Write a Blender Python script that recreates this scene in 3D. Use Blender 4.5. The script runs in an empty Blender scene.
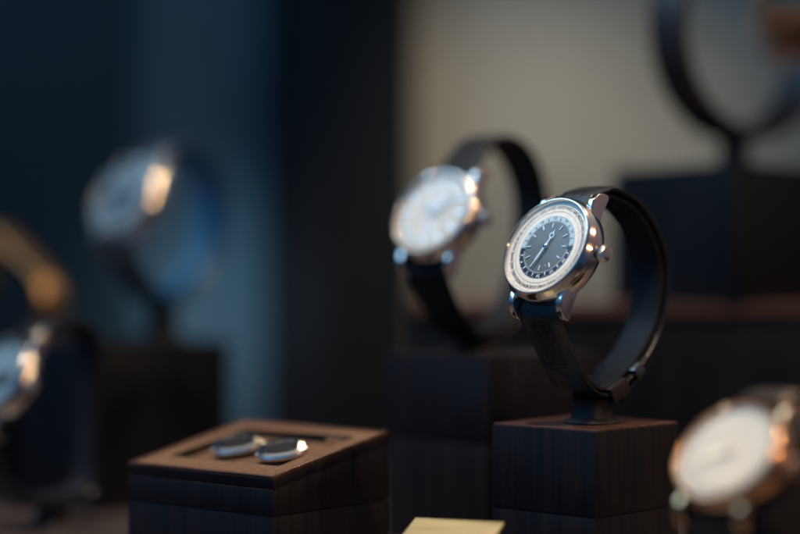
import bpy, bmesh, math, random
from mathutils import Vector, Matrix
random.seed(7)
S = 0.001                      # everything below is written in millimetres
R = math.radians
CAMZ, FPX = 113.0, 1889.0      # camera height above the shelf, focal length in photo pixels
sc = bpy.context.scene
col = sc.collection

def P(px, py, d):
    """a point at distance d (mm) seen at a given place of the photograph"""
    return Vector(((px-400)*d/FPX, d, (267-py)*d/FPX + CAMZ))

# ------------------------------------------------------------------ mesh helpers
class MB:
    def __init__(s): s.v=[]; s.f=[]; s.uv=[]
    def add(s, verts, faces, M=None, uvs=None):
        o=len(s.v)
        for p in verts:
            p=Vector(p); s.v.append(M@p if M else p)
        for i,f in enumerate(faces):
            s.f.append(tuple(o+k for k in f))
            s.uv.append(uvs[i] if uvs else None)
    def lathe(s, prof, n=64, M=None, closed=False, sx=1, sy=1, pw=2.0):
        vs=[];fs=[];m=len(prof)
        for k in range(n):
            a=2*math.pi*k/n; c,si=math.cos(a),math.sin(a)
            if pw!=2.0:
                q=(abs(c)**pw+abs(si)**pw)**(-1/pw)
            else: q=1
            for r,z in prof: vs.append((r*c*q*sx, r*si*q*sy, z))
        for k in range(n):
            k2=(k+1)%n
            for j in range(m if closed else m-1):
                j2=(j+1)%m
                fs.append((k*m+j, k2*m+j, k2*m+j2, k*m+j2))
        if not closed:
            if prof[0][0]>1e-6: fs.append(tuple(k*m for k in range(n))[::-1])
            if prof[-1][0]>1e-6: fs.append(tuple(k*m+m-1 for k in range(n)))
        s.add(vs,fs,M)
    def prism(s, poly, z0, z1, M=None):
        n=len(poly)
        vs=[(x,y,z0) for x,y in poly]+[(x,y,z1) for x,y in poly]
        fs=[tuple(range(n))[::-1], tuple(range(n,2*n))]
        fs+=[(i,(i+1)%n,n+(i+1)%n,n+i) for i in range(n)]
        s.add(vs,fs,M)
    def box(s, x0,x1,y0,y1,z0,z1, M=None):
        s.prism([(x0,y0),(x1,y0),(x1,y1),(x0,y1)],z0,z1,M)
    def sweep(s, path, sect, closed=False, M=None, widths=None, thick=None):
        """path: (y,z) points in the loop plane; sect: (x, offset outwards) points"""
        n=len(path); m=len(sect); vs=[]; fs=[]; uvs=[]; L=0; acc=[]
        for i,(y,z) in enumerate(path):
            a=path[(i-1)%n] if (closed or i>0) else path[i]
            b=path[(i+1)%n] if (closed or i<n-1) else path[i]
            t=Vector((b[0]-a[0], b[1]-a[1])).normalized()
            nr=Vector((-t.y, t.x))
            if i: L+=math.hypot(y-path[i-1][0], z-path[i-1][1])
            acc.append(L)
            w=widths[i] if widths else 1; th=thick[i] if thick else 1
            for x,o in sect: vs.append((x*w, y+nr.x*o*th, z+nr.y*o*th))
        rng=n if closed else n-1
        for i in range(rng):
            i2=(i+1)%n
            for j in range(m):
                j2=(j+1)%m
                fs.append((i*m+j, i2*m+j, i2*m+j2, i*m+j2))
                uvs.append([(sect[j][0],acc[i]),(sect[j][0],acc[i2] if i2 else acc[i]+1),(sect[j2][0],acc[i2] if i2 else acc[i]+1),(sect[j2][0],acc[i])])
        if not closed:
            fs.append(tuple(range(m))[::-1]); uvs.append([(0,0)]*m)
            fs.append(tuple(range((n-1)*m,n*m))); uvs.append([(0,0)]*m)
        s.add(vs,fs,M,uvs)
    def build(s, name, mat, parent=None, M=None, bevel=0, seg=2, sharp=35, kind=None):
        me=bpy.data.meshes.new(name)
        vs=[(M@p if M else p)*S for p in s.v]
        me.from_pydata([tuple(v) for v in vs],[],s.f)
        if any(s.uv):
            ul=me.uv_layers.new(name='uv')
            for p,u in zip(me.polygons,s.uv):
                if u:
                    for k,li in enumerate(p.loop_indices): ul.data[li].uv=u[k]
        bm=bmesh.new(); bm.from_mesh(me)
        bmesh.ops.recalc_face_normals(bm, faces=bm.faces)
        if bevel:
            es=[e for e in bm.edges if len(e.link_faces)==2 and e.calc_face_angle(0)>R(30)]
            bmesh.ops.bevel(bm, geom=es, offset=bevel*S, segments=seg, profile=.6, affect='EDGES', clamp_overlap=True)
        bm.to_mesh(me); bm.free()
        for p in me.polygons: p.use_smooth=True
        me.set_sharp_from_angle(angle=R(sharp))
        me.materials.append(mat)
        o=bpy.data.objects.new(name,me); col.objects.link(o)
        if parent: o.parent=parent
        if kind: o['kind']=kind
        return o

def thing(name,label,cat,loc,rz=0,group=None):
    o=bpy.data.objects.new(name,None); col.objects.link(o)
    o.empty_display_size=.01
    o.location=Vector(loc)*S; o.rotation_euler=(0,0,rz)
    o['label']=label; o['category']=cat
    if group: o['group']=group
    return o
def tag(o,label,cat,group=None):
    o['label']=label; o['category']=cat
    if group: o['group']=group
    return o

def smooth_path(pts, per=10):
    out=[]; n=len(pts)
    for i in range(n-1):
        p0=pts[i-1] if i else (2*pts[0][0]-pts[1][0],2*pts[0][1]-pts[1][1])
        p1,p2=pts[i],pts[i+1]
        p3=pts[i+2] if i+2<n else (2*p2[0]-p1[0],2*p2[1]-p1[1])
        for k in range(per):
            t=k/per
            out.append(tuple(.5*((2*p1[c])+(-p0[c]+p2[c])*t+(2*p0[c]-5*p1[c]+4*p2[c]-p3[c])*t*t+(-p0[c]+3*p1[c]-3*p2[c]+p3[c])*t**3) for c in (0,1)))
    out.append(tuple(pts[-1])); return out

def arc_text(mb, txt, rad, ang, size, z, inward=False, M=None, fit=None, bold=0):
    """lettering laid round a circle; ang is clockwise from 12 o'clock"""
    cu=bpy.data.curves.new('txt','FONT'); cu.body=txt; cu.size=size; cu.align_x='CENTER'; cu.align_y='CENTER'; cu.resolution_u=2; cu.offset=bold
    ob=bpy.data.objects.new('txt',cu); col.objects.link(ob)
    dg=bpy.context.evaluated_depsgraph_get(); dg.update()
    me=bpy.data.meshes.new_from_object(ob.evaluated_get(dg))
    vs=[]
    wid=max(v.co.x for v in me.vertices)-min(v.co.x for v in me.vertices)
    fx=min(1,fit/wid) if fit else 1
    for v in me.vertices:
        x,y=v.co.x*fx,v.co.y
        if inward: x,y=-x,-y
        a=ang+x/rad; r=rad+y
        vs.append((r*math.sin(a), r*math.cos(a), z))
    mb.add(vs,[tuple(p.vertices) for p in me.polygons],M)
    bpy.data.objects.remove(ob); bpy.data.curves.remove(cu); bpy.data.meshes.remove(me)

# ------------------------------------------------------------------ materials
def mat(name, base, rough=.5, metal=0, spec=.5, coat=0, emit=None):
    m=bpy.data.materials.new(name); m.use_nodes=True
    b=m.node_tree.nodes['Principled BSDF']
    b.inputs['Base Color'].default_value=(*base,1); b.inputs['Roughness'].default_value=rough
    b.inputs['Metallic'].default_value=metal; b.inputs['Specular IOR Level'].default_value=spec
    b.inputs['Coat Weight'].default_value=coat; b.inputs['Coat Roughness'].default_value=.08
    return m
def N(m,t,**kw):
    n=m.node_tree.nodes.new(t)
    for k,v in kw.items():
        if k in n.inputs: n.inputs[k].default_value=v
        else: setattr(n,k,v)
    return n
def lk(m,a,b): m.node_tree.links.new(a,b)
def bsdf(m): return m.node_tree.nodes['Principled BSDF']
def ramp(m,stops):
    n=m.node_tree.nodes.new('ShaderNodeValToRGB'); e=n.color_ramp.elements
    while len(e)<len(stops): e.new(.5)
    for el,(p,c) in zip(e,stops): el.position=p; el.color=(*c,1)
    return n
def add_noise(m, scale, c0, c1, stretch=(1,1,1), bump=0, detail=6, lo=.35, hi=.65, dist=.0002, rough=None, distortion=0):
    tc=N(m,'ShaderNodeTexCoord'); mp=N(m,'ShaderNodeMapping'); mp.inputs['Scale'].default_value=stretch
    nz=N(m,'ShaderNodeTexNoise'); nz.inputs['Scale'].default_value=scale; nz.inputs['Detail'].default_value=detail
    nz.inputs['Distortion'].default_value=distortion
    rp=ramp(m,[(lo,c0),(hi,c1)])
    lk(m,tc.outputs['Object'],mp.inputs['Vector']); lk(m,mp.outputs['Vector'],nz.inputs['Vector'])
    lk(m,nz.outputs['Fac'],rp.inputs['Fac']); lk(m,rp.outputs['Color'],bsdf(m).inputs['Base Color'])
    if bump:
        bp=N(m,'ShaderNodeBump'); bp.inputs['Strength'].default_value=bump; bp.inputs['Distance'].default_value=dist
        lk(m,nz.outputs['Fac'],bp.inputs['Height']); lk(m,bp.outputs['Normal'],bsdf(m).inputs['Normal'])
    if rough:
        mr=N(m,'ShaderNodeMapRange'); mr.inputs['To Min'].default_value=rough[0]; mr.inputs['To Max'].default_value=rough[1]
        lk(m,nz.outputs['Fac'],mr.inputs['Value']); lk(m,mr.outputs['Result'],bsdf(m).inputs['Roughness'])
    return m

wood=add_noise(mat('dark_wood',(.02,.012,.01),.34,spec=.22), 330,(.0055,.0075,.0115),(.0135,.0105,.0125),(1,1,.05),bump=.1,distortion=.6,rough=(.3,.48))  # blue haze of the shop glass is mixed into the grain colours
woodlid=add_noise(mat('red_wood',(.05,.02,.016),.35,coat=.2), 420,(.035,.015,.013),(.10,.042,.034),(.08,1,1),bump=.1,rough=(.3,.5))
woodblack=add_noise(mat('black_wood',(.008,.007,.008),.4,spec=.15), 200,(.003,.0055,.009),(.008,.0085,.011),(1,1,.06),bump=.1,rough=(.3,.5))  # navy tint stands in for the blue veil over the dark blocks
woodlip=add_noise(mat('riser_wood',(.09,.05,.04),.4,spec=.25), 120,(.04,.022,.019),(.10,.056,.044),(.05,1,1),bump=.1)
suede=add_noise(mat('brown_suede',(.25,.13,.09),.85,spec=.15), 900,(.072,.038,.02),(.17,.092,.05),bump=.5,dist=.0003,lo=.3,hi=.7)
bsdf(suede).inputs['Sheen Weight'].default_value=.08
steel=add_noise(mat('polished_steel',(.8,.79,.77),.12,1), 60,(.76,.73,.70),(.84,.80,.75),rough=(.07,.17))
brushed=add_noise(mat('brushed_steel',(.3,.36,.45),.3,1), 300,(.22,.28,.36),(.34,.41,.5),(1,1,12),rough=(.22,.4))
gold=add_noise(mat('rose_gold',(.86,.5,.28),.16,1), 60,(.78,.42,.22),(.88,.53,.3),rough=(.1,.22))
ygold=add_noise(mat('yellow_gold',(.6,.36,.16),.3,1), 80,(.80,.52,.26),(.90,.62,.34),rough=(.3,.45))
gunmetal=add_noise(mat('dark_steel',(.2,.22,.25),.2,1), 60,(.16,.18,.2),(.24,.26,.29),rough=(.15,.28))
whitedial=add_noise(mat('cream_dial',(.8,.77,.7),.35), 500,(.76,.71,.63),(.83,.78,.70))
ivorydial=add_noise(mat('ivory_dial',(.6,.57,.5),.45), 500,(.54,.52,.47),(.62,.59,.53))
pearldial=add_noise(mat('pearl_dial',(.6,.5,.38),.5), 300,(.54,.46,.36),(.64,.55,.43))
silverdial=add_noise(mat('silver_dial',(.7,.72,.74),.35), 500,(.62,.65,.68),(.72,.74,.76))
bluedial=add_noise(mat('pale_blue_dial',(.18,.32,.42),.35), 400,(.14,.27,.37),(.22,.38,.48))
skymetal=mat('sky_lit_steel',(.55,.68,.74),.35,.35)  # sky reflection on hands and markers, put into a paler base colour
inkblue=mat('blue_black',(.02,.03,.045),.4)
navy=mat('navy_print',(.004,.014,.05),.4,spec=.2)
ink=mat('grey_print',(.025,.02,.018),.5)
whiteprint=mat('white_print',(.8,.82,.84),.4)
orangeink=mat('gold_print',(.7,.5,.15),.4)
plastic=add_noise(mat('smoked_plastic',(.03,.035,.045),.5,spec=.2), 80,(.010,.012,.018),(.018,.021,.029),rough=(.42,.6))
greyfab=add_noise(mat('grey_fabric',(.05,.05,.055),.8,spec=.2), 1500,(.009,.009,.011),(.018,.018,.021),bump=.4)
blueglowplastic=add_noise(mat('blue_glow_plastic',(.05,.2,.42),.4,spec=.3),60,(.02,.12,.27),(.03,.17,.36),bump=.3)  # blue glow inside the bracelet loop, put into the ring's colour
floorm=add_noise(mat('shelf_lacquer',(.05,.04,.04),.4), 60,(.035,.028,.028),(.065,.05,.048),(.2,1,1),rough=(.3,.5))
black=mat('black_lining',(.006,.006,.008),.6)
brass=add_noise(mat('pale_wood',(.5,.42,.2),.55,spec=.3), 300,(.24,.195,.095),(.42,.35,.19),(.06,1,1),bump=.15)

facemat=mat('cufflink_face',(.003,.004,.008),.5,spec=.1)
# guilloche centre of the dial
guil=mat('guilloche_grey',(.16,.18,.19),.38,.35)
tc=N(guil,'ShaderNodeTexCoord'); wv=N(guil,'ShaderNodeTexWave',wave_type='RINGS',rings_direction='SPHERICAL')
wv.inputs['Scale'].default_value=520; wv.inputs['Distortion'].default_value=5; wv.inputs['Detail Scale'].default_value=300
uvn=N(guil,'ShaderNodeUVMap'); rp=ramp(guil,[(.2,(.09,.105,.115)),(.8,(.13,.148,.16))])
lk(guil,uvn.outputs['UV'],wv.inputs['Vector']); lk(guil,wv.outputs['Fac'],rp.inputs['Fac']); lk(guil,rp.outputs['Color'],bsdf(guil).inputs['Base Color'])
bp=N(guil,'ShaderNodeBump'); bp.inputs['Strength'].default_value=.3; bp.inputs['Distance'].default_value=.0001
lk(guil,wv.outputs['Fac'],bp.inputs['Height']); lk(guil,bp.outputs['Normal'],bsdf(guil).inputs['Normal'])

# alligator leather: UV is (mm across, mm along)
def leather(name, c0, c1, rough):
    m=mat(name,c0,rough,spec=.5)
    uv=N(m,'ShaderNodeUVMap'); mp=N(m,'ShaderNodeMapping'); mp.inputs['Scale'].default_value=(.2,.34,1)
    nz=N(m,'ShaderNodeTexNoise'); nz.inputs['Scale'].default_value=.35
    mx=N(m,'ShaderNodeMix',data_type='RGBA'); mx.inputs['Factor'].default_value=.25
    vo=N(m,'ShaderNodeTexVoronoi',feature='DISTANCE_TO_EDGE'); vo.inputs['Scale'].default_value=1; vo.inputs['Randomness'].default_value=.45
    rp=ramp(m,[(0,tuple(x*.55 for x in c0)),(.12,c0),(.6,c1)])
    lk(m,uv.outputs['UV'],mp.inputs['Vector']); lk(m,mp.outputs['Vector'],vo.inputs['Vector'])
    lk(m,vo.outputs['Distance'],rp.inputs['Fac']); lk(m,rp.outputs['Color'],bsdf(m).inputs['Base Color'])
    sm=N(m,'ShaderNodeMapRange'); sm.inputs['From Max'].default_value=.18
    lk(m,vo.outputs['Distance'],sm.inputs['Value'])
    bp=N(m,'ShaderNodeBump'); bp.inputs['Strength'].default_value=.3; bp.inputs['Distance'].default_value=.0003
    lk(m,sm.outputs['Result'],bp.inputs['Height']); lk(m,bp.outputs['Normal'],bsdf(m).inputs['Normal'])
    return m
tracktone=mat('pale_print',(.34,.31,.28),.5)
blackleather=leather('black_alligator',(.010,.011,.014),(.016,.017,.021),.3)
matleather=leather('matte_black_leather',(.006,.007,.010),(.010,.011,.015),.55)
bsdf(matleather).inputs['Specular IOR Level'].default_value=.2
brownleather=leather('dark_brown_leather',(.014,.010,.010),(.026,.018,.017),.4)

# watch crystal: thin clear sheet that mirrors more at a slant
crystal=bpy.data.materials.new('sapphire_crystal'); crystal.use_nodes=True
nt=crystal.node_tree; nt.nodes.clear()
o_=nt.nodes.new('ShaderNodeOutputMaterial'); t_=nt.nodes.new('ShaderNodeBsdfTransparent'); g_=nt.nodes.new('ShaderNodeBsdfGlossy')
g_.inputs['Roughness'].default_value=.03; mixn=nt.nodes.new('ShaderNodeMixShader'); lw=nt.nodes.new('ShaderNodeLayerWeight'); lw.inputs['Blend'].default_value=.5; pw_=nt.nodes.new('ShaderNodeMath'); pw_.operation='POWER'; pw_.inputs[1].default_value=4; fr=nt.nodes.new('ShaderNodeMath'); fr.operation='MULTIPLY_ADD'; fr.inputs[1].default_value=.35; fr.inputs[2].default_value=.012; nt.links.new(lw.outputs['Facing'],pw_.inputs[0]); nt.links.new(pw_.outputs[0],fr.inputs[0])
nt.links.new(fr.outputs[0],mixn.inputs[0]); nt.links.new(t_.outputs[0],mixn.inputs[1]); nt.links.new(g_.outputs[0],mixn.inputs[2]); nt.links.new(mixn.outputs[0],o_.inputs[0])

# ------------------------------------------------------------------ watches
def disc_uv(mb, r, z, n=96, r0=0, M=None):
    rings=14; vs=[];fs=[];uv=[]
    for i in range(rings+1):
        rr=r0+(r-r0)*i/rings
        for k in range(n):
            a=2*math.pi*k/n; vs.append((rr*math.sin(a),rr*math.cos(a),z))
    for i in range(rings):
        for k in range(n):
            q=(i*n+k,i*n+(k+1)%n,(i+1)*n+(k+1)%n,(i+1)*n+k)
            fs.append(q); uv.append([(vs[j][0]*S,vs[j][1]*S) for j in q])
    mb.add(vs,fs,M,uv)

def ring_sector(mb, r0,r1,a0,a1,z0,z1,n=48):
    pts=[]
    for k in range(n+1):
        a=a0+(a1-a0)*k/n; pts.append((r1*math.sin(a),r1*math.cos(a)))
    for k in range(n,-1,-1):
        a=a0+(a1-a0)*k/n; pts.append((r0*math.sin(a),r0*math.cos(a)))
    m=n+1
    vs=[(x,y,z1) for x,y in pts]; fs=[]
    for k in range(n): fs.append((k,k+1,2*m-2-k,2*m-1-k))
    mb.add(vs,fs)

CITIES=['LONDON','PARIS','CAIRO','MOSCOW','DUBAI','KARACHI','DHAKA','BANGKOK','HONG KONG','TOKYO','BRISBANE','NOUMEA',
        'AUCKLAND','MIDWAY','HONOLULU','ALASKA','L. ANGELES','DENVER','CHICAGO','NEW YORK','CARACAS','BUENOS A.','S. GEORGIA','AZORES']

def hand(mb, ang, length, w, z, tail=2, ring=None):
    M=Matrix.Rotation(-ang,4,'Z')
    if ring:
        c,rr=ring
        mb.prism([(-w,-tail),(w,-tail),(w*.8,c-rr),(-w*.8,c-rr)],z,z+.15,M)
        mb.lathe([(rr-.45,0),(rr,0),(rr,.15),(rr-.45,.15)],28,M@Matrix.Translation((0,c,z)),closed=True)
        mb.prism([(-w*.8,c+rr-.1),(w*.8,c+rr-.1),(0,length)],z,z+.15,M)
    else:
        mb.prism([(-w*.7,-tail),(w*.7,-tail),(w,length*.55),(0,length),(-w,length*.55)],z,z+.15,M)

def make_watch(name, label, cen, alpha, pitch, Rc, pts, metal, strapmat, dialkind, sw=20, taper=16, thick=3.2,
               pushers=False, group=None, pathname='strap', time=(12,34), bracelet=False, crownside=1, bigcrown=1):
    a,p=R(alpha),R(pitch)
    path=smooth_path(pts,10)
    zb=min(z for s_,z in path)-1.6; sb=[s_ for s_,z in path if z<zb+1.7][0]
    h=Vector((math.sin(a),math.cos(a),0))
    base=cen+h*sb+Vector((0,0,zb))
    root=thing(name,label,'watch',base,-a,group)
    F=Matrix(((1,0,0,0),(0,math.sin(p),-math.cos(p),-sb),(0,math.cos(p),math.sin(p),-zb),(0,0,0,1)))  # face frame -> root
    B=Matrix.Translation((0,-sb,-zb))
    k=Rc/19.7
    # case
    c=MB(); c.lathe([(15*k,-10.6),(17.4*k,-9.8),(18.9*k,-8.2),(19.5*k,-6.4),(19.6*k,-4.2),(19.3*k,-3.2),(18.9*k,-2.9),(17.5*k,-2.8)],96)
    c.lathe([(0,-11.2),(13*k,-11.2),(14.5*k,-10.8),(14.5*k,-10.0)],64)
    c.build('case',metal,root,F)
    b=MB(); b.lathe([(17.4*k,-2.75),(19.6*k,-2.75),(20.15*k,-2.4),(20.2*k,-2.0),(19.75*k,-1.0),(19.2*k,.2),(18.85*k,1.1),(18.5*k,1.45),(18.15*k,1.5),(17.95*k,1.2),(17.7*k,-.2),(17.4*k,-.2)],128,closed=True)
    b.build('bezel',metal,root,F)
    for sx in (-1,1):
        for sy in (-1,1):
            l=MB()
            pr=[(8*k,-3.0),(13.5*k,-2.9),(17*k,-2.2),(19.8*k,-2.2),(22.4*k,-4.0),(24.2*k,-7.0),(24.4*k,-9.2),(23.2*k,-10.0),(20.6*k,-9.6),(17.5*k,-9.0),(8*k,-8.6)]
            x0=sw/2+.35
            M=Matrix(((0,0,1,0),(1,0,0,0),(0,1,0,0),(0,0,0,1)))
            l.prism(pr,x0,x0+2.9,M)
            # lug leans inwards towards the case flank
            for i,v in enumerate(l.v):
                flare=max(0,(19*k-v.y))*.12
                if v.x>x0+1: v.x+=flare-.2
                v.x*=sx; v.y*=sy
            if sx*sy<0: l.f=[f[::-1] for f in l.f]
            l.build('lug',metal,root,F,bevel=.55,seg=3)
    # crown
    cr=MB(); prof=[(0,0),(1.2,0),(1.2,1.0),(2.5,1.1),(3.05,1.5),(3.05,3.6),(2.5,4.3),(1.2,4.55),(0,4.6)]
    MX=Matrix.Translation((19.2*k*crownside,0,-5.8))@Matrix.Rotation(R(90)*crownside,4,'Y')@Matrix.Scale(bigcrown,4)
    n=48; vs=[];fs=[];m=len(prof)
    for q in range(n):
        an=2*math.pi*q/n
        for j,(r,z) in enumerate(prof):
            rr=r*(1-.07*(q%2)) if j in (4,5) else r
            vs.append((rr*math.cos(an),rr*math.sin(an),z))
    for q in range(n):
        q2=(q+1)%n
        for j in range(m-1): fs.append((q*m+j,q2*m+j,q2*m+j+1,q*m+j+1))
    cr.add(vs,fs,MX); cr.build('crown',metal,root,F,sharp=30)
    if pushers:
        for an in (R(58),R(122)):
            pu=MB(); M=Matrix.Rotation(-an,4,'Z')@Matrix.Translation((0,18.8*k,-5.8))@Matrix.Rotation(R(-90),4,'X')@Matrix.Scale(bigcrown,4)
            pu.lathe([(0,0),(1.3,0),(1.3,2.5),(2.4,2.6),(2.5,5.2),(2.1,5.7),(0,5.8)],32,M); pu.build('pusher',metal,root,F)
    # dial
    hr,mn=time; am=math.tau*mn/60; ah=math.tau*((hr%12)+mn/60)/12
    d=MB()
    if dialkind=='world':
        disc_uv(d,17.75*k,0); dial=d.build('dial',whitedial,root,F)
        t=MB()
        for i,cname in enumerate(CITIES):
            arc_text(t,cname,15.55*k,math.tau*(i/24)+.02,1.9,.06,fit=3.7*k,bold=.03)
        t.build('city_lettering',ink,dial,F)
        t=MB()
        for i in range(24):
            M=Matrix.Rotation(-math.tau*(i+.5)/24,4,'Z'); t.box(-.07,.07,14.2*k,17.0*k,.05,.08,M)
        for rr in (13.9*k,17.35*k):
            t.lathe([(rr-.08,.05),(rr+.08,.05),(rr+.08,.08),(rr-.08,.08)],96,closed=True)
        t.build('track',tracktone,dial,F)
        # 24-hour ring: pale half (day) and navy half (night)
        hrg=MB(); ring_sector(hrg,9.7*k,12.2*k,R(-92),R(88),0,.12); ringo=hrg.build('day_ring',mat('day_ring',(.42,.56,.66),.35),root,F)
        ng=MB(); ring_sector(ng,9.7*k,12.2*k,R(88),R(268),0,.12); night=ng.build('night_ring',navy,root,F)
        t1=MB();t2=MB()
        for i in range(24):
            an=math.tau*i/24+R(-2); dg=math.degrees(an)%360
            tt=t2 if 88<dg<268 else t1
            if i%2==0: arc_text(tt,str(((i+11)%24)+1),11.25*k,an,1.6,.17,bold=.03)
            M=Matrix.Rotation(-an,4,'Z')
            if i%2: tt.prism([(-.3,10.4*k),(.3,10.4*k),(0,12.0*k)],.15,.18,M)
            for qq in (-.375,-.125,.125,.375):
                M=Matrix.Rotation(-(an+math.tau*qq/24),4,'Z'); tt.prism([(-.2,9.7*k),(.2,9.7*k),(0,10.5*k)],.15,.18,M)
            for qq in (-.25,.25):
                M=Matrix.Rotation(-(an+math.tau*qq/24),4,'Z'); tt.box(-.08,.08,11.7*k,12.15*k,.15,.18,M)
        t1.build('numerals',navy,ringo,F); t2.build('numerals',whiteprint,night,F)
        ce=MB(); disc_uv(ce,9.7*k,.22); ce.lathe([(9.6*k,0),(9.75*k,0),(9.75*k,.26),(9.6*k,.26)],96,closed=True); ce.build('dial_centre',guil,root,F)
        for i in range(12):
            mk=MB(); M=Matrix.Rotation(-math.tau*i/12,4,'Z'); mk.box(-.26,.26,7.3*k,9.3*k,.24,.6,M)
            mk.build('hour_marker',skymetal,root,F,bevel=.08,seg=1)
        hz=.8
        hh=MB(); hand(hh,ah,7.0*k,.42,hz,2.2,ring=(4.4*k,1.2)); hh.build('hour_hand',skymetal,root,F)
        hm=MB(); hand(hm,am,9.3*k,.5,hz+.3,2.6); hm.build('minute_hand',skymetal,root,F)
        cap=MB(); cap.lathe([(0,hz+.75),(.7,hz+.7),(.95,hz+.5),(.95,hz-.6)],32); cap.build('hand_cap',steel,root,F)
        tt=MB(); tt.lathe([(0,.3),(.3,.3),(.3,.36),(0,.36)],16,Matrix.Translation((2.4,-7.6,0))); 
        tt.build('moon_mark',orangeink,root,F)
    else:
        dm={'cream':ivorydial,'silver':silverdial,'blue':bluedial,'pearl':pearldial}[dialkind]
        d.lathe([(0,0),(12*k,0),(17.75*k,-.02)],96); dial=d.build('dial',dm,root,F)
        t=MB()
        for rr in (16.6*k,15.6*k):
            t.lathe([(rr-.1,.05),(rr+.1,.05),(rr+.1,.1),(rr-.1,.1)],72,closed=True)
        for i in range(60):
            t.box(-.1,.1,15.7*k,16.5*k,.05,.1,Matrix.Rotation(-math.tau*i/60,4,'Z'))
        t.build('minute_track',ink,dial,F)
        for i in range(12):
            mk=MB(); M=Matrix.Rotation(-math.tau*i/12,4,'Z'); mk.box(-.45,.45,11.5*k,15*k,.05,.6,M)
            mk.build('hour_marker',metal,root,F,bevel=.1,seg=1)
        if dialkind!='pearl':
            subs=[(0,-7.0),(-7.0,0),(7.0,0)] if pushers or dialkind=='blue' else [(0,-6.8),(0,6.5)]
            for (x,y) in subs:
                sd=MB(); T=Matrix.Translation((x*k,y*k,0))
                sd.lathe([(3.7*k,.06),(4.1*k,.06),(4.1*k,.2),(3.7*k,.2)],48,T,closed=True)
                sd.lathe([(0,.12),(3.7*k,.1)],48,T)
                sub=sd.build('subdial',silverdial if dialkind!='blue' else gunmetal,dial,F)
                for q in range(12): pass
                hs=MB(); M=T@Matrix.Rotation(R(40+x*9),4,'Z'); hs.box(-.18,.18,-1,3.0*k,.3,.4,M); hs.build('subdial_hand',navy,dial,F)
        hh=MB(); hand(hh,ah,8.5*k,.75,.8); hh.build('hour_hand',ygold if dialkind=='pearl' else gunmetal,root,F)
        hm=MB(); hand(hm,am,13*k,.6,1.05); hm.build('minute_hand',ygold if dialkind=='pearl' else gunmetal,root,F)
        cap=MB(); cap.lathe([(0,1.5),(.8,1.4),(1,1.2),(1,.1)],32); cap.build('hand_cap',metal,root,F)
    cy=MB(); cy.lathe([(17.95*k,1.25),(16*k,1.55),(10*k,1.9),(0,2.05)],96); cy.build('crystal',crystal,root,F)
    # strap
    n=len(path); ws=[];ths=[]
    for i in range(n):
        f=i/(n-1); e=abs(2*f-1)
        ws.append((taper+(sw-taper)*min(1,e**1.3+.05))/sw); ths.append(.62+.38*e**2)
    hw=sw/2; ht=thick/2
    sect=[(-hw,-ht*.35),(-hw+.6,-ht*.75),(-hw*.5,-ht*.85),(hw*.5,-ht*.85),(hw-.6,-ht*.75),(hw,-ht*.35),(hw,ht*.25),(hw-.9,ht*.55),(hw-2.4,ht*.95),(hw*.4,ht*1.1),(-hw*.4,ht*1.1),(-hw+2.4,ht*.95),(-hw+.9,ht*.55),(-hw,ht*.25)]
    st=MB()
    if bracelet:
        # chain of close-set links
        step=4
        for i in range(0,n-step,step):
            seg_=[path[i+q] for q in range(step)]
            c2=[(x*.97,o) for x,o in sect]
            st.sweep(seg_,c2,M=B,widths=ws[i:i+step],thick=ths[i:i+step])
        st.build('bracelet',strapmat,root,sharp=40)
    else:
        st.sweep(path,sect,M=B,widths=ws,thick=ths)
        so=st.build('strap',strapmat,root,sharp=50)
    return root, base, path, h, (ws,ths), B, sb, zb

def loop_piece(path,i,B,half,ht,ww,name,m,root,wrap=.9):
    """a band round the strap at path index i"""
    a=path[max(0,i-1)]; b=path[min(len(path)-1,i+1)]
    t=Vector((b[0]-a[0],b[1]-a[1])).normalized(); nr=Vector((-t.y,t.x)); y,z=path[i]
    M=B@Matrix(((1,0,0,0),(0,t.x,nr.x,y),(0,t.y,nr.y,z),(0,0,0,1)))
    mb=MB(); o=half+wrap; hh=ht+wrap
    mb.prism([(-o,-hh),(o,-hh),(o,hh),(-o,hh)],-ww/2,ww/2)   # outer
    mb=MB()
    outer=[(-o,-hh),(o,-hh),(o,hh),(-o,hh)]; inner=[(-half-.1,-ht-.05),(half+.1,-ht-.05),(half+.1,ht+.05),(-half-.1,ht+.05)]
    vs=[];
    for w in (-ww/2,ww/2):
        for (x,q) in outer: vs.append((x,w,q))
        for (x,q) in inner: vs.append((x,w,q))
    fs=[]
    for j in range(4):
        j2=(j+1)%4
        fs+= [(j,j2,8+j2,8+j),(4+j,4+j2,12+j2,12+j),(j,j2,4+j2,4+j),(8+j,8+j2,12+j2,12+j)]
    mb.add(vs,fs,M)
    return mb.build(name,m,root,bevel=.25,seg=2)

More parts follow.
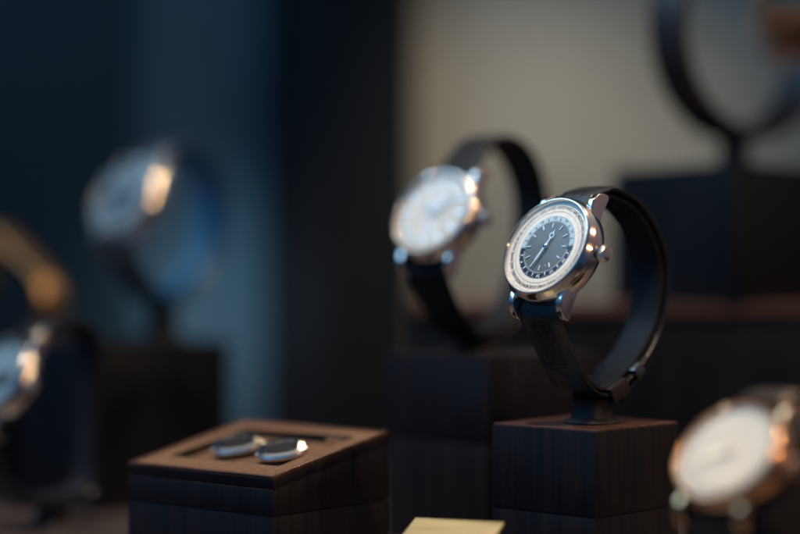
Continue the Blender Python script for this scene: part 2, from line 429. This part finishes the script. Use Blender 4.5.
def ring_stand(name,label,wd,top_z,ring_w=14,group=None,inset=2.6,lo=.10,hi=.93,m=None):
    """smoked ring the strap is pulled over, with a post down to the box top"""
    root,base,path,h,_,B,sb,zb=wd
    fz=top_z-base.z
    t=thing(name,label,'watch stand',(base.x,base.y,top_z),root.rotation_euler.z,group)
    B2=Matrix.Translation((0,-sb,-zb-fz))
    n=len(path); cy=sum(q[0] for q in path)/n; cz=sum(q[1] for q in path)/n
    sub=path[int(n*lo):int(n*hi)]
    pin=[]
    for i,(y,z) in enumerate(sub):
        a=sub[max(0,i-1)]; b=sub[min(len(sub)-1,i+1)]
        tt=Vector((b[0]-a[0],b[1]-a[1])).normalized(); nr=Vector((-tt.y,tt.x))
        pin.append((y-nr.x*inset,z-nr.y*inset))
    r=MB(); w=ring_w/2
    r.sweep(pin,[(-w,-.7),(w,-.7),(w,.7),(-w,.7)],M=B2); r.build('ring',m or plastic,t,bevel=.3)
    f=MB(); H=-fz
    f.lathe([(0,0.02),(9.4,.02),(9.6,.5),(9.0,1.2),(7.0,2.0),(6.2,H*.6),(6.6,H-1.0),(7.4,H-.1),(0,H-.05)],48,pw=3.2)
    f.build('foot',black,t)
    return t

def cushion(label,wd,half,top_z,m):
    root,base,path,h,_,B,sb,zb=wd
    t=thing('watch_cushion',label,'cushion',(base.x,base.y,top_z),root.rotation_euler.z)
    B2=Matrix.Translation((0,-sb,-zb-(top_z-base.z)))
    n=len(path); pin=[]
    for i,(y,z) in enumerate(path):
        a=path[max(0,i-1)]; b=path[min(n-1,i+1)]
        tt=Vector((b[0]-a[0],b[1]-a[1])).normalized(); nr=Vector((-tt.y,tt.x))
        pin.append((y-nr.x*2.2,z-nr.y*2.2))
    pin=pin[::3]
    secs=[(-half,-5),(-half+.8,-2.5),(-half+3.5,-.6),(-half+7,0),(half-7,0),(half-3.5,-.6),(half-.8,-2.5),(half,-5)]
    c=MB(); m_=len(pin); cy=sum(q[0] for q in pin)/m_; cz=sum(q[1] for q in pin)/m_; vs=[];fs=[]
    for x,o in secs:
        for (y,z) in pin:
            dv=Vector((y-cy,z-cz)); L=dv.length; dv=dv/L*(L+o); vs.append((x,cy+dv.x,cz+dv.y))
    for i in range(len(secs)-1):
        for j in range(m_):
            j2=(j+1)%m_; fs.append((i*m_+j,i*m_+j2,(i+1)*m_+j2,(i+1)*m_+j))
    fs.append(tuple(range(m_))); fs.append(tuple(range((len(secs)-1)*m_,len(secs)*m_)))
    c.add(vs,fs,B2); c.build('pad',m,t,sharp=60)
    # hem seam and low rest under the pad
    b=MB(); b.box(-half*.8,half*.8,-14,14,0,max(1.0,base.z-top_z+2.6)); b.build('rest',black,t,bevel=.4)
    return t

# ------------------------------------------------------------------ boxes
def display_box(label,front,left,right,z_top,z_seam,mtop=woodlid,group=None,body=wood,seam=True):
    """front/left/right: (x,y) corners of the plan in mm"""
    f,l,r=Vector(front),Vector(left),Vector(right)
    ex=(f-l); L1=ex.length; ex.normalize(); ey=Vector((-ex.y,ex.x)); L2=(r-f).length
    t=thing('display_box',label,'display box',(l.x,l.y,0),math.atan2(ex.y,ex.x),group)
    if seam:
        b=MB(); b.box(0,L1,0,L2,0,z_seam-.6); b.build('base',body,t,bevel=.5)
        g=MB(); g.box(.8,L1-.8,.8,L2-.8,z_seam-.9,z_seam+.3); g.build('seam',black,t)
        lid=MB(); lid.box(0,L1,0,L2,z_seam,z_top-.6); lid.build('lid',body,t,bevel=.5)
    else:
        lid=MB(); lid.box(0,L1,0,L2,0,z_top-.6); lid.build('body',body,t,bevel=.5)
    tp=MB(); tp.box(.4,L1-.4,.4,L2-.4,z_top-.9,z_top); tp.build('top_panel',mtop,t,bevel=.3)
    return t,ex,ey,L1,L2

# ================================================================== setting
fl=MB(); fl.box(-900,900,100,1400,-20,0); fl.build('shelf_floor',floorm,kind='structure')
beige=add_noise(mat('beige_backdrop',(.35,.31,.26),.8,spec=.2), 8,(.29,.27,.23),(.40,.37,.315))
darkp=add_noise(mat('dark_panel',(.03,.024,.022),.7,spec=.08), 14,(.008,.009,.011),(.014,.0145,.016),(1,1,.1))
glowp=add_noise(mat('blue_glow_panel',(.07,.1,.13),.7), 6,(.04,.065,.08),(.07,.10,.12))  # blue glow on the left wall, painted as a lighter panel
XE=(414-400)*1180/FPX
tealp=add_noise(mat('dark_teal_panel',(.01,.03,.04),.6), 6,(.002,.010,.013),(.004,.015,.019))
w=MB(); w.box(XE,900,1180,1200,0,700); w.build('back_wall',beige,kind='structure')
PX=(258-400)*1150/FPX; RR=62
w=MB(); w.prism([(PX+RR-RR*math.cos(a),1150+RR-RR*math.sin(a)) for a in [R(5*q) for q in range(19)]]+[(XE-3,1150),(XE,1153),(XE,1225),(PX,1225)],0,700); w.build('pillar',darkp,kind='structure')
w=MB(); w.box(-900,(140-400)*1240/FPX,1240,1260,0,700); w.build('side_wall',tealp,kind='structure')
w=MB(); w.box((140-400)*1240/FPX,(275-400)*1150/FPX,1236,1262,0,700); w.build('wall_glow_strip',glowp,kind='structure')

# ================================================================== main watch
LOOP=[(13.8,13.8),(18,18.6),(24,20.8),(31,21.5),(45,17),(57,6),(63,-9),(60,-27),(51,-40),(38,-50),(25,-55),(14,-50.5),(5,-39),(-1,-31),(-4.2,-25),(-2.8,-18.8)]
cen=P(547,247,690)
mw=make_watch('wristwatch','steel watch with a ring of city names around a grey dial, on black alligator strap',cen,47,26,20.6,[(s_*.95,z) for s_,z in LOOP],steel,blackleather,'world',sw=20,taper=17)
root,base,path,h,_,B,sb,zb=mw
n=len(path)
i=int(n*.575)
loop_piece(path,i,B,8.9,1.6,5,'buckle',gunmetal,root,.8)
loop_piece(path,int(n*.63),B,8.9,1.8,10,'keeper',brownleather,root,1.1)
# strap tip hanging past the keepers
tip=[]
for j in range(int(n*.53),int(n*.63)):
    y,z=path[j]; a=path[j-1]; b=path[j+1]; tt=Vector((b[0]-a[0],b[1]-a[1])).normalized(); nr=Vector((-tt.y,tt.x))
    q=(j-int(n*.53))/(n*.10); tip.append((y+nr.x*(2.2+2.6*q*q),z+nr.y*(2.2+2.6*q*q)))
tp=MB(); tp.sweep(tip,[(-8,-.8),(8,-.8),(8,.6),(6.5,.9),(-6.5,.9),(-8,.6)],M=B); tp.build('strap_tip',blackleather,root)
zt=CAMZ-58.4
ring_stand('watch_stand','smoked plastic ring stand holding the steel city-ring watch',mw,zt)
display_box('dark wood display box under the steel city-ring watch',(69.6,674),(34.4,707),(106.5,711),zt,CAMZ-89.5)

# ================================================================== cufflink box
f=Vector((-46,679)); l=Vector((-105,729)); ex=(f-l).normalized(); ey=Vector((-ex.y,ex.x)); L1=(f-l).length; L2=64.0
cb=thing('cufflink_box','open brown-topped wooden box with slanted lid carrying a pair of cufflinks','display box',(l.x,l.y,0),math.atan2(ex.y,ex.x))
zs=CAMZ-89.5; z0=CAMZ-75.6; z1=CAMZ-63.4; sl=math.atan2(z1-z0,L2)
b=MB(); b.box(0,L1,0,L2,0,zs-.6); b.build('base',wood,cb,bevel=.5)
g=MB(); g.box(.8,L1-.8,.8,L2-.8,zs-.9,zs+.3); g.build('seam',black,cb)
lid=MB()
MY=Matrix(((0,0,1,0),(1,0,0,0),(0,1,0,0),(0,0,0,1)))
lid.prism([(0,zs),(L2,zs),(L2,z1-4.8),(0,z0-4.8)],0,L1,MY); lid.build('lid',wood,cb,bevel=.3)
T=Matrix.Translation((0,0,z0))@Matrix.Rotation(sl,4,'X'); Ls=L2/math.cos(sl)
def frame(mb,x0,x1,y0,y1,X0,X1,Y0,Y1,za,zc,M):
    vs=[]
    for z in (za,zc):
        vs+=[(x0,y0,z),(x1,y0,z),(x1,y1,z),(x0,y1,z),(X0,Y0,z),(X1,Y0,z),(X1,Y1,z),(X0,Y1,z)]
    fs=[]
    for j in range(4):
        j2=(j+1)%4
        fs+=[(j,j2,4+j2,4+j),(8+j,8+j2,12+j2,12+j),(j,j2,8+j2,8+j),(4+j,4+j2,12+j2,12+j)]
    mb.add(vs,fs,M)
wl=MB(); frame(wl,0,L1,0,Ls,1.6,L1-1.6,1.6,Ls-1.6,-4.9,-1.25,T); wl.build('lid_wall',wood,cb,bevel=.15)
rim=MB(); frame(rim,0,L1,0,Ls,1.6,L1-1.6,1.6,Ls-1.6,-1.2,0.25,T); rim.build('rim',woodlid,cb,bevel=.25)
RX0,RX1,RY0,RY1=9,L1-9,13,Ls-9
pad=MB(); frame(pad,1.65,L1-1.65,1.65,Ls-1.65,RX0,RX1,RY0,RY1,-4.7,-.1,T); pad.build('suede_surround',suede,cb,bevel=.3)
tr=MB(); tr.box(RX0-.5,RX1+.5,RY0-.5,RY1+.5,-4.78,-3.6,T); tr.build('tray',suede,cb)
tw=MB(); frame(tw,RX0+.05,RX1-.05,RY0+.05,RY1-.05,RX0+.5,RX1-.5,RY0+.5,RY1-.5,-3.55,-.25,T); tw.build('tray_lining',black,cb)
cbM=Matrix.Translation((l.x,l.y,0))@Matrix.Rotation(math.atan2(ex.y,ex.x),4,'Z')
tabp=MB(); tabp.box(L1-22,L1-12,RY1-2.8,RY1-1.1,-3.4,-.3,T); tabp.build('metal_tab',steel,cb,bevel=.3)

def cufflink(label,u,v,spin):
    M=cbM@T@Matrix.Translation((u,v,-3.58))
    loc=M@Vector((0,0,0))
    t=bpy.data.objects.new('cufflink',None); col.objects.link(t); t.empty_display_size=.01
    M2=Matrix.Translation(loc*S)@Matrix.Rotation(R(12),4,'X')@Matrix.Rotation(sl,4,Vector((ex.x,ex.y,0)))@Matrix.Rotation(spin,4,'Z')@Matrix.Scale(1.03,4)
    t.matrix_world=M2; tag(t,label,'cufflink','pair of cufflinks on the slanted box')
    U=2.6
    b=MB(); b.lathe([(6.0,U),(7.8,U+.2),(8.7,U+1.0),(8.8,U+1.7),(8.3,U+2.3),(8.0,U+2.35),(7.7,U+2.7),(5.9,U+3.0),(5.6,U+2.95),(5.45,U+2.3)],72,pw=2.9,sx=1.0,sy=.9); b.build('bezel',steel,t,sharp=30)
    for sx in (-1,1):
        e=MB(); e.box(8.0 if sx>0 else -9.7, 9.7 if sx>0 else -8.0,-3.0,3.0,U+.5,U+2.0); e.build('ear',steel,t,bevel=.5)
    fc=MB(); fc.lathe([(5.55,U+2.4),(5.0,U+2.42),(0,U+2.42)],64,pw=2.9,sx=1,sy=.9)
    fo=fc.build('face',facemat,t)
    gr=MB()
    for q in range(-3,4): gr.box(-4.4,4.4,q*1.2-.12,q*1.2+.12,U+2.44,U+2.5)
    gr.build('groove',inkblue,fo)
    po=MB(); po.lathe([(0,-1.0),(2.4,-1.0),(2.4,.4),(1.4,.6),(1.4,U+.3),(0,U+.35)],24); po.build('post',gunmetal,t)
    return t
cufflink('right cufflink, silver octagonal bezel with black face, nearer the front corner',L1*.69,Ls*.47,R(0))
cufflink('left cufflink, silver octagonal bezel with black face, further back on its box',L1*.355,Ls*.50,R(4))

# ================================================================== second watch (behind, white dial)
def scaled(k,dz=0): return [(s_*k,z*k+dz) for s_,z in LOOP]
cen2=P(434,213,772)
LOOP2=[(13.5,13.8),(17.5,19),(23,25),(32,31.5),(46,32),(59,24),(67,8),(66,-14),(57,-34),(42,-48),(26,-52),(14,-48),(5,-39),(-1,-31),(-4.2,-25),(-2.8,-18.8)]
w2=make_watch('wristwatch','steel watch with plain white dial and subdials on black strap, behind the city-ring watch',cen2,40,28,20.3,LOOP2,steel,matleather,'cream',sw=21,taper=18,time=(10,9))
z2=CAMZ-35.5
ring_stand('watch_stand','smoked plastic ring stand holding the white-dial steel watch',w2,z2)
bx,by=w2[1].x,w2[1].y
display_box('tall dark wood display box under the white-dial steel watch',(bx+3,by-46),(P(386,350,by-1).x,by-2),(bx+50,by+2),z2,CAMZ-70,mtop=wood)

# ================================================================== far left watch
cen3=P(124,196,905)
LOOP3=[(15,17.0),(23,23),(33,26),(45,24),(55,15),(60,0),(58,-18),(50,-34),(38,-46),(26,-51),(14,-47),(4,-37.5),(-2,-29),(-5.4,-22)]
w3=make_watch('chronograph','steel chronograph with blue dial and steel bracelet, on the black block at far left',cen3,38,26,20.5,LOOP3,steel,brushed,'blue',sw=23,taper=21,pushers=True,time=(1,51),bracelet=True)
z3=P(0,341,905).z
ring_stand('watch_stand','ring stand coloured with a blue glow inside the bracelet of the blue chronograph at far left',w3,z3,ring_w=18,m=blueglowplastic)
bx,by=w3[1].x,w3[1].y
display_box('wide black wood block under the blue chronograph at far left',(-138,862),(-186,915),(-82.4,912.3),z3,z3-40,mtop=woodblack,body=woodblack,seam=False)

# ================================================================== left front watch on grey cushion
cen4=P(-5,378,800)
w4=make_watch('wristwatch','steel watch with pale blue dial on black strap, cut off at the lower left edge',cen4,46,30,20,[(14.3,16.0),(20,20.5),(29,23),(40,22.5),(47,17),(49,4),(49,-16),(48.5,-36),(46,-49),(38,-54),(22,-55),(8,-53),(0,-44),(-3,-31),(-5.4,-20.9)],steel,blackleather,'blue',sw=20,taper=18,time=(9,20))
ring_stand('watch_stand','smoked plastic ring stand inside the black strap at the lower left edge',w4,0)

# ================================================================== gold watch, upper left
cen5=Vector((-229,1000,CAMZ+2))
w5=make_watch('bracelet_watch','gold bracelet watch cut off by the left edge of the picture',cen5,130,30,16,[(12,14),(18,17.5),(26,17),(36,12),(50,3),(62,-5),(69,-14),(69,-25),(61,-37),(45,-47),(25,-52),(10,-46),(2,-37),(-2,-28),(-3,-19)],ygold,ygold,'cream',sw=18,taper=16,bracelet=True,time=(10,10))
z5=w5[1].z-8
ring_stand('watch_stand','smoked plastic ring stand inside the gold bracelet watch',w5,z5)
bx,by=w5[1].x,w5[1].y
display_box('dark wood block under the gold bracelet watch',(bx,by-32),(bx-32,by),(bx+32,by),z5,z5-32,body=woodblack,mtop=woodblack)

# ================================================================== front right watch on cushion
cen6=P(728,452,596)
w6=make_watch('wristwatch','rose gold watch with blank pearly white dial, close in the right front corner',cen6,47,39,19.3,[(16,14.5),(23,17.0),(31,17),(42,11),(50,2),(54,-10),(53,-24),(47,-36),(37,-46),(25,-50),(13,-48),(2,-40),(-4,-30),(-8,-19)],gold,brownleather,'pearl',sw=20,taper=17,time=(8,40))
cushion('grey cushion inside the strap of the rose gold watch',w6,19,0,greyfab)

# ================================================================== upper right watch, seen from behind
d7=905
cen7=P(806,16,d7+26)
circ=[]
for q in range(15):
    circ.append((50+(47+5*(q/14.)**4)*math.cos(R(135)-R(q*(300/14.))), -13+(46+4*(q/14.)**4)*math.sin(R(135)-R(q*(300/14.)))))
w7=make_watch('chronograph','dark ring-shaped chronograph facing away, upper right corner',cen7,-128,18,20.5,circ,gold,brownleather,'silver',sw=24,taper=22,pushers=True,time=(4,0),thick=9,bigcrown=1.7)
z7=P(0,169,d7).z
t7=ring_stand('watch_stand','smoked plastic ring stand holding the chronograph that faces away',w7,z7)
bx,by=w7[1].x,w7[1].y
display_box('black block under the chronograph that faces away, upper right',(P(735,0,d7-50).x,d7-50),(P(612,0,d7+5).x,d7+5),(P(880,0,d7+15).x,d7+15),z7,z7-30,mtop=woodblack,body=woodblack,seam=False)
zr=CAMZ-17.0
# riser under that block: lower the block onto it
for o in list(bpy.data.objects):
    if o.get('label','').startswith('black block under the chronograph'):
        for ch in o.children:
            if ch.name.startswith('body'):
                for v in ch.data.vertices:
                    if v.co.z<.02: v.co.z+=zr*S+.0
r=thing('riser','long low black riser with a brown wooden lip, behind the watches at right','riser',(P(700,0,860).x,860,0))
xa=P(417,0,845).x-P(700,0,860).x
q=MB(); q.box(xa,330,0,150,0,zr-6); q.build('body',woodblack,r,bevel=.6)
q=MB(); q.box(xa-1.5,331,-2,150,zr-5.6,zr); q.build('lip',woodlip,r,bevel=.8)

# ================================================================== little sign block at the bottom edge
Pa=P(417,515,676); Pb=P(503,525,664)
e=(Vector((Pb.x,Pb.y))-Vector((Pa.x,Pa.y))); Lp=e.length
sg=thing('sign_block','small pale yellow sloping sign block at the bottom edge, between the boxes','sign',(Pa.x,Pa.y,0),math.atan2(e.y,e.x))
zt_=(Pa.z+Pb.z)/2
q=MB(); q.prism([(-26,0),(0,0),(0,zt_-1.6),(-26,zt_-11)],0,Lp,MY); q.build('stand',woodblack,sg,bevel=.2)
q=MB(); T2=Matrix.Translation((0,0,zt_-1.5))@Matrix.Rotation(math.atan2(9.4,26),4,'X'); q.box(-.5,Lp+.5,-28,.4,0.05,1.5,T2); q.build('plate',brass,sg,bevel=.2)

# ================================================================== light
wd=bpy.data.worlds.new('World'); sc.world=wd; wd.use_nodes=True
bg=wd.node_tree.nodes['Background']; bg.inputs[1].default_value=1.0
def W(t,**kw):
    n=wd.node_tree.nodes.new(t)
    for k,v in kw.items(): setattr(n,k,v)
    return n
WL=wd.node_tree.links.new
tcw=W('ShaderNodeTexCoord')
def lobe(direction,power,color):
    '''a soft glow of the shop coming from one side'''
    d=W('ShaderNodeVectorMath',operation='DOT_PRODUCT'); d.inputs[1].default_value=Vector(direction).normalized()
    WL(tcw.outputs['Generated'],d.inputs[0])
    m=W('ShaderNodeMath',operation='MAXIMUM'); m.inputs[1].default_value=0; WL(d.outputs['Value'],m.inputs[0])
    p=W('ShaderNodeMath',operation='POWER'); p.inputs[1].default_value=power; WL(m.outputs[0],p.inputs[0])
    v=W('ShaderNodeVectorMath',operation='SCALE'); v.inputs[0].default_value=color; WL(p.outputs[0],v.inputs['Scale']); return v.outputs[0]
acc=None
for dr,pw,cl in [((-1,-.35,.25),1,(.006,.048,.125)),((-.7,-.68,.15),5,(.05,.16,.31)),((.9,.1,.35),2.5,(.15,.068,.028)),((-.3,-.2,1),3,(.02,.035,.05)),((.02,.62,.78),3.5,(.50,.43,.34))]:
    o=lobe(dr,pw,cl)
    a=W('ShaderNodeVectorMath',operation='ADD'); WL(o,a.inputs[0])
    if acc is None: a.inputs[1].default_value=(.0045,.036,.085)
    else: WL(acc,a.inputs[1])
    acc=a.outputs[0]
WL(acc,bg.inputs[0])

def area(name,loc,target,w,size,color,shape='DISK',size_y=None,spread=None):
    d=bpy.data.lights.new(name,'AREA'); d.energy=w; d.color=color; d.shape=shape; d.size=size*S
    if size_y: d.size_y=size_y*S
    if spread: d.spread=R(spread)
    o=bpy.data.objects.new(name,d); col.objects.link(o); o.location=Vector(loc)*S
    o.rotation_euler=(Vector(target)-Vector(loc)).to_track_quat('-Z','Y').to_euler(); return o
def spot(name,loc,target,w,color,angle,rad=8,blend=.6):
    d=bpy.data.lights.new(name,'SPOT'); d.energy=w; d.color=color; d.spot_size=R(angle); d.spot_blend=blend; d.shadow_soft_size=rad*S
    o=bpy.data.objects.new(name,d); col.objects.link(o); o.location=Vector(loc)*S
    o.rotation_euler=(Vector(target)-Vector(loc)).to_track_quat('-Z','Y').to_euler(); return o

WARM=(1,.64,.34); NEU=(1,.9,.8); COOL=(.35,.68,1)
spot('key_spot',(-70,610,790),(40,720,90),18,(1,.89,.75),44,12)
spot('front_spot',(60,440,760),(120,600,50),9,(1,.8,.55),32,10)
spot('rear_spot',(330,900,720),(60,720,100),6,WARM,60,5)
spot('right_spot',(520,560,520),(120,680,100),5,WARM,50,4)
spot('cufflink_glint_spot',(-50,1060,430),(-60,705,50),1.0,(1,.75,.45),24,3.5)  # added lamp, placed to glint on the cufflink rims
spot('glint_spot',(455,325,290),(80,680,90),1.6,(1,.55,.24),60,5)  # added low lamp for warm highlights along the bezels
spot('left_spot',(-420,800,700),(-195,930,105),10,WARM,50,6)
area('window_light',(-500,850,760),(0,750,100),2.0,400,COOL,'RECTANGLE',400)
spot('wall_spot',(115,955,258),(85,1180,120),1.25,(1,.89,.68),105,30,1)
spot('blue_spot',(-118,1055,92),(-112,1240,88),.9,(.38,.75,1),66,30,1)

# ================================================================== camera
cd=bpy.data.cameras.new('camera'); co=bpy.data.objects.new('camera',cd); col.objects.link(co)
co.location=(0,0,CAMZ*S); co.rotation_euler=(R(90),0,0)
cd.lens=85; cd.sensor_width=36; cd.clip_start=.02; cd.clip_end=50
cd.dof.use_dof=True; cd.dof.focus_distance=.690; cd.dof.aperture_fstop=1.9
sc.camera=co
sc.view_settings.view_transform='Standard'; sc.view_settings.look='None'; sc.view_settings.exposure=0
